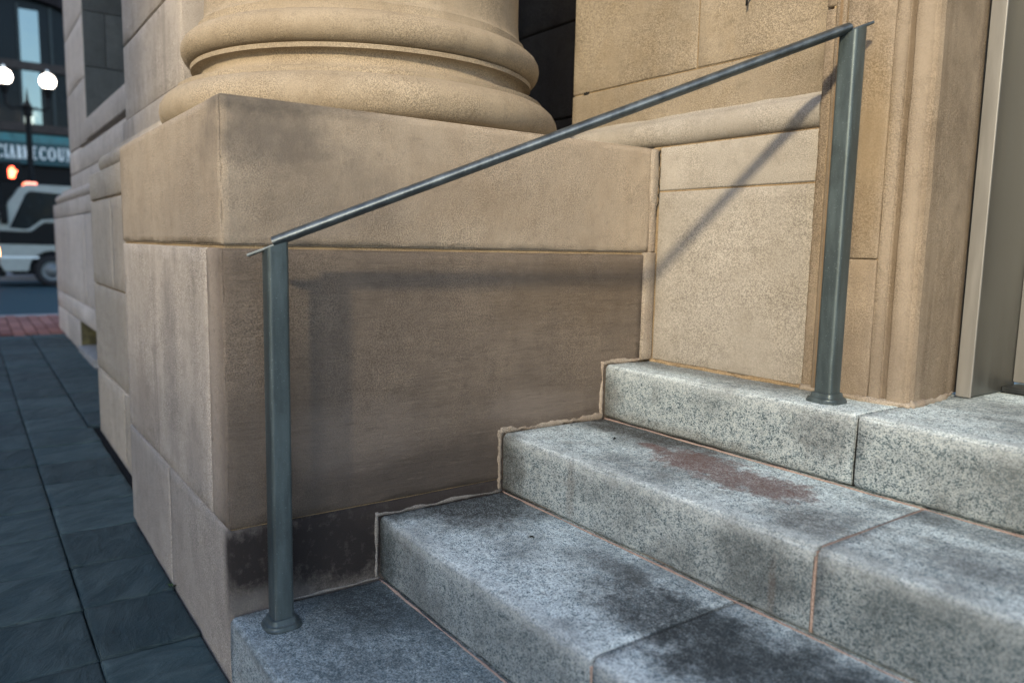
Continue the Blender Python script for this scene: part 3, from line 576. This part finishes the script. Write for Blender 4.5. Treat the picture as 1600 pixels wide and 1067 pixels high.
side('black_band', [(.235, .17), (.255, .47), (.74, .45), (.87, .46), (1.13, .67), (1.90, .69), (1.90, .16)], TX - .02, TX + .007, MAT_BLACK, cab)
side('windscreen', [(.245, .56), (.34, .93), (.66, 1.40), (.67, 1.38), (.36, .90), (.27, .56)], TX - 1.85, TX - .12, MAT_GLASSD, tr)
side('trim_line', [(.26, -.10), (1.0, -.10), (1.0, -.15), (.26, -.15)], TX, TX + .012, MAT_LETTER, cab)
for xx in (TX - .32, TX - 2.0 + .02):
    rbox('headlight', xx, xx + .31, .19, .40, -.10, .12, MAT_HEAD, tr, r=.03, step=.2, chip=0, und=0)
rbox('beacon', TX - 1.3, TX - .5, .82, 1.08, 1.525, 1.60, MAT_AMBER, tr, r=.03, step=.2, chip=0, und=0)
box('chassis', TX - 1.9, TX - .12, .50, 6.4, -.52, -.22, MAT_BLACK, tr)
rbox('cargo_box', TX - 2.1, TX + .02, 2.1, 6.5, -.2, 1.9, MAT_WHITE, tr, r=.02, step=1.0, chip=0, und=0)
rbox('bumper', TX - 1.98, TX - .02, .16, .34, -.56, -.32, MAT_BLACK, tr, r=.03, step=.5, chip=0, und=0)
def wheel(cx, cy):
    n = 32; pr = [(.0, .20), (.10, .20), (.13, .17), (.20, .15), (.225, .19), (.235, .20), (.30, .215), (.345, .20), (.365, .16), (.365, 0), (.0, 0)]
    def ring(name, q, mat, par):
        V = [(cx + b, cy + a * math.cos(2 * math.pi * k / n), TZ + .365 + a * math.sin(2 * math.pi * k / n)) for k in range(n) for a, b in q]; m = len(q)
        F = [(k * m + i, ((k + 1) % n) * m + i, ((k + 1) % n) * m + i + 1, k * m + i + 1) for k in range(n) for i in range(m - 1)]
        return mesh(name, V, F, mat, par, True)
    t = ring('wheel', [(.225, .0)] + pr[4:9] + [(.365, 0), (.225, 0)], MAT_TYRE, tr); ring('rim', pr[:5] + [(.22, .02)], MAT_RIM, t)
rbox('wing_mirror', TX + .03, TX + .12, .30, .44, .62, 1.02, MAT_BLACK, tr, r=.02, step=.2, chip=0, und=0)
tube('mirror_arm', [(TX - .02, .46, 1.05), (TX + .07, .38, 1.03)], .014, MAT_BLACK, tr)
box('door_seam', TX - .01, TX + .0095, 1.64, 1.655, -.10, 1.40, MAT_TYRE, cab)
rbox('door_handle', TX, TX + .03, 1.42, 1.58, .40, .45, MAT_RIM, cab, r=.01, step=.2, chip=0, und=0)
for cy in (1.26, 5.2): wheel(TX - .24, cy); 

# ---------------------------------------------------------------- street lamp, walk signal
LX = -24.0
lm = tag(empty('street_lamp', (LX, 1.27, -.72)), 'black street lamp post with two lit white globes', 'street lamp')
tube('pole', [(LX, 1.27, -.72), (LX, 1.27, -.1), (LX, 1.27, -.05), (LX, 1.27, 3.5), (LX, 1.27, 3.9)], [.16, .15, .085, .075, .06], MAT_BLACK, lm, 16)
lathe('pole_cap', [(.0, 3.62), (.10, 3.65), (.12, 3.75), (.09, 3.86), (.13, 3.92), (.08, 4.0), (.04, 4.1), (.02, 4.3), (.005, 4.45)], LX, 1.27, MAT_BLACK, lm, 16)
for sg in (-1, 1):
    tube('arm', [(LX, 1.27, 3.80), (LX, 1.27 + sg * .2, 3.90), (LX, 1.27 + sg * .38, 3.84), (LX, 1.27 + sg * .5, 3.95), (LX, 1.27 + sg * .515, 4.25)], [.04, .035, .03, .035, .05], MAT_BLACK, lm, 10)
    cy = 1.27 + sg * .515
    lathe('holder', [(.0, 4.22), (.07, 4.24), (.10, 4.34), (.14, 4.42), (.15, 4.47), (.12, 4.475)], LX, cy, MAT_BLACK, lm, 20)
    gl = lathe('globe', [(.11, 4.476)] + [(0.205 * math.sin(R(a)), 4.67 - .205 * math.cos(R(a))) for a in range(30, 171, 14)] + [(.0, 4.876)], LX, cy, MAT_GLOBE, lm, 24)
    lathe('finial', [(.06, 4.865), (.04, 4.89), (.05, 4.92), (.03, 4.97), (.0, 4.99)], LX, cy, MAT_LETTER, gl, 16)
sg_ = tag(empty('walk_signal', (-23.6, .52, -.72)), 'pedestrian signal box with a lit orange raised hand', 'signal')
tube('pole', [(-23.6, .48, -.72), (-23.6, .48, 2.7)], .05, MAT_BLACK, sg_, 10)
rbox('housing', -23.75, -23.5, .56, 1.02, 1.82, 2.36, MAT_BLACK, sg_, r=.03, step=.2, chip=0, und=0)
hand = [(-.07, -.16), (.06, -.16), (.075, -.05), (.13, .03), (.115, .06), (.07, .02), (.072, .10), (.048, .105), (.04, .04), (.034, .15), (.008, .155), (.002, .04), (-.012, .14), (-.038, .135), (-.036, .03), (-.058, .09), (-.08, .08), (-.075, -.04)]
extrude('raised_hand', [(-a * 1.0, b) for a, b in hand], (-23.499, .79, 2.08), (0, -1, 0), (0, 0, 1), (1, 0, 0), .006, MAT_HAND, sg_)

# ---------------------------------------------------------------- dark building across the cross street
BX = -28.0
db = tag(empty('dark_building', (-32, 3, -.72)), 'dark building with tall arched windows over a teal sign of white letters', 'building')
box('wall', BX - 8, BX - .35, -9, 16, -.72, 12, MAT_DARKWALL, db)
for y0 in (-5.3, -.75, 3.8, 8.4):
    y1 = y0 + 4.2; arcn = 16; yc = (y0 + y1) / 2
    rbox('pier', BX - .36, BX, y0 - .36, y0 - .001, -.72, 11.5, MAT_DARKWALL, db, r=.01, step=2, chip=0, und=0)
    wnd = box('arched_window', BX - .34, BX - .30, y0, y1, 3.94, 9.0, MAT_GLASSD, db)
    P = [(y0, 6.9)] + [(yc - 2.1 * math.cos(math.pi * k / arcn), 6.9 + 1.0 * math.sin(math.pi * k / arcn)) for k in range(arcn + 1)] + [(y1, 6.9), (y1, 9.6), (y0, 9.6)]
    extrude('arch_head', P[1:-3] + [(y1, 9.6), (y0, 9.6)], (BX - .30, 0, 0), (0, 1, 0), (0, 0, 1), (1, 0, 0), .28, MAT_DARKWALL, db)
    box('transom', BX - .30, BX - .18, y0, y1, 5.66, 5.92, MAT_LEDGE, wnd)
    for q in (.0, .515, .73, .87): 
        if q: box('mullion', BX - .30, BX - .2, y0 + 4.2 * q - .035, y0 + 4.2 * q + .035, 3.94, 7.7, MAT_WFRAME, wnd)
box('mirror_pane', BX - .299, BX - .27, 1.45, 1.98, 5.93, 7.55, MAT_MIRROR, db); box('mirror_pane', BX - .299, BX - .27, 1.45, 1.95, 3.95, 5.655, MAT_MIRROR, db)  # added mirror panes giving the bright sky reflection in one window bay
box('ledge', BX - .36, BX + .12, -9, 16, 3.67, 3.94, MAT_LEDGE, db)
box('glass_band', BX - .36, BX + .04, -9, 16, 3.36, 3.62, MAT_BAND, db)
fas = box('sign_board', BX - .36, BX + .08, -2.0, 8.0, 2.66, 3.355, MAT_SIGN, db)
rbox('shopfront', BX - .36, BX - .1, -9, 16, -.72, 2.65, MAT_BLACK, db, r=.01, step=3, chip=0, und=0)
# lettering: strokes with serifs, one mesh per letter
def letter(ch, y0, y1, z0, z1):
    Q = []; TH = .26; tn = .11; wl = y1 - y0; h = z1 - z0; u = .40 * .20 / .075 * .075; big = .066; thin = .034; sf = .022
    def bar(a, b, c, d): Q.append([(a, c), (b, c), (b, d), (a, d)])
    def stroke(a, c, b, d, t): Q.append([(a - t / 2, c), (a + t / 2, c), (b + t / 2, d), (b - t / 2, d)])
    def serif(c, z, t=.05): bar(c - t, c + t, z, z + sf)
    def arc(cy, cz, ry, rz_, a0, a1, n=18):
        for k in range(n):
            A0, A1 = R(a0 + (a1 - a0) * k / n), R(a0 + (a1 - a0) * (k + 1) / n)
            def pt(a, inner):
                f = (ry - (big if True else 0)) if inner else ry; g = (rz_ - thin) if inner else rz_
                return (cy + f * math.cos(a), cz + g * math.sin(a))
            Q.append([pt(A0, 0), pt(A1, 0), pt(A1, 1), pt(A0, 1)])
    m = (y0 + y1) / 2; zm = (z0 + z1) / 2
    if ch == 'C': arc(m, zm, wl / 2, h / 2, 42, 318); bar(y1 - .045, y1 - .02, z1 - .14, z1 - .02); bar(y1 - .045, y1 - .02, z0 + .03, z0 + .12)
    if ch == 'O': arc(m, zm, wl / 2, h / 2, 0, 360, 26)
    if ch == 'L': bar(y0 + .005, y0 + .005 + .05, z0, z1); bar(y0, y1, z0, z0 + .05); bar(y1 - .025, y1, z0, z0 + .12); serif(y0 + .05, z1 - sf)
    if ch == 'A': stroke(y0 + .03, z0, m, z1, thin); stroke(y1 - .04, z0, m, z1, big); bar(y0 + .06, y1 - .08, zm - .06, zm - .035); serif(y0 + .03, z0); serif(y1 - .04, z0)
    if ch == 'R': bar(y0 + .02, y0 + .02 + big, z0, z1); arc(y0 + .07, z1 - h * .26, wl * .42, h * .26, -90, 90, 12); stroke(y1 - .02, z0, y0 + .09, zm, big * .85); serif(y0 + .05, z0); serif(y0 + .04, z1 - sf)
    if ch == 'K': bar(y0 + .02, y0 + .02 + big, z0, z1); stroke(y0 + .08, zm - .02, y1 - .03, z1, thin); stroke(y1 - .03, z0, y0 + .09, zm + .03, big * .9); serif(y0 + .05, z0); serif(y0 + .05, z1 - sf); serif(y1 - .03, z0, .04); serif(y1 - .03, z1 - sf, .04)
    if ch == 'E': bar(y0 + .01, y0 + .01 + big, z0, z1); [bar(y0, y1 - q, z, z + thin) for z, q in ((z0, 0), (zm - .01, .03), (z1 - thin, .01))]; bar(y1 - .02, y1, z0, z0 + .09); bar(y1 - .03, y1 - .01, z1 - .09, z1)
    if ch == 'U': bar(y0 + .03, y0 + .03 + big, z0 + .12, z1); bar(y1 - .03 - thin, y1 - .03, z0 + .12, z1); arc(m + .0, z0 + .13, wl / 2 - .03, .13, 180, 360, 14); serif(y0 + .06, z1 - sf); serif(y1 - .04, z1 - sf)
    if ch == 'N': bar(y0 + .03, y0 + .03 + thin, z0, z1); bar(y1 - .03 - thin, y1 - .03, z0, z1); stroke(y1 - .055, z0, y0 + .05, z1, big); serif(y0 + .04, z0); serif(y1 - .04, z1 - sf); serif(y0 + .02, z1 - sf, .035)
    if ch == 'T': bar(m - big / 2, m + big / 2, z0, z1); bar(y0, y1, z1 - thin, z1); bar(y0, y0 + .02, z1 - .1, z1); bar(y1 - .02, y1, z1 - .1, z1); serif(m, z0)
    if ch == 'Y': bar(m - big / 2, m + big / 2, z0, zm); stroke(m, zm - .02, y0 + .04, z1, big * .8); stroke(m, zm - .02, y1 - .04, z1, thin); serif(m, z0); serif(y0 + .04, z1 - sf, .04); serif(y1 - .04, z1 - sf, .035)
    V = []; F = []
    for i, q in enumerate(Q):
        x = BX + .081 + .0006 * i; b = len(V); V += [(x + .012, a, c) for a, c in q] + [(BX + .078, a, c) for a, c in q]
        F += [(b, b + 1, b + 2, b + 3), (b + 7, b + 6, b + 5, b + 4)] + [(b + j, b + 4 + j, b + 4 + (j + 1) % 4, b + (j + 1) % 4) for j in range(4)]
    o = mesh('letter', V, F, MAT_LETTER, fas)
    bm = bmesh.new(); bm.from_mesh(o.data); bmesh.ops.recalc_face_normals(bm, faces=bm.faces); bm.to_mesh(o.data); bm.free()
for ch, a, b in (('C', -62, 46), ('L', 50, 102), ('A', 98, 192), ('R', 198, 270), ('K', 274, 366), ('E', 385, 462), ('C', 485, 590), ('O', 594, 712), ('U', 716, 830), ('N', 832, 950), ('T', 955, 1050), ('Y', 1045, 1150)):
    letter(ch, .73 + (a + 5) * .00216, .73 + (b - 4) * .00216, 2.82, 3.23)

# ---------------------------------------------------------------- unseen buildings added across the street, sized to shade the facade foot and truck
def shade_block(x0, x1, zt, label):
    o = tag(empty('shade_building', ((x0 + x1) / 2, -20, -1.2)), label, 'building')
    wl = rbox('wall', x0, x1, -28, -15, -1.3, zt, MAT_BRBLD, o, r=.05, step=4, chip=0, und=0)
    for zz in np.arange(1.0, zt - 2.2, 3.2):
        for xx in np.arange(x0 + 1.5, x1 - 2, 3.0):
            pass
    rbox('parapet', x0, x1, -15.2, -14.7, zt + .004, zt + .3, MAT_LEDGE, o, r=.03, step=4, chip=0, und=0)
    return o
shade_block(7.75, 14, 7.75, 'unseen low brick building added across the street to shade the entrance steps')
shade_block(-.5, 7.7, 12, 'unseen mid height brick building added across the street to shade the facade')
shade_block(-26, -5.5, 22, 'unseen tall brick building added across the street to shade the truck')
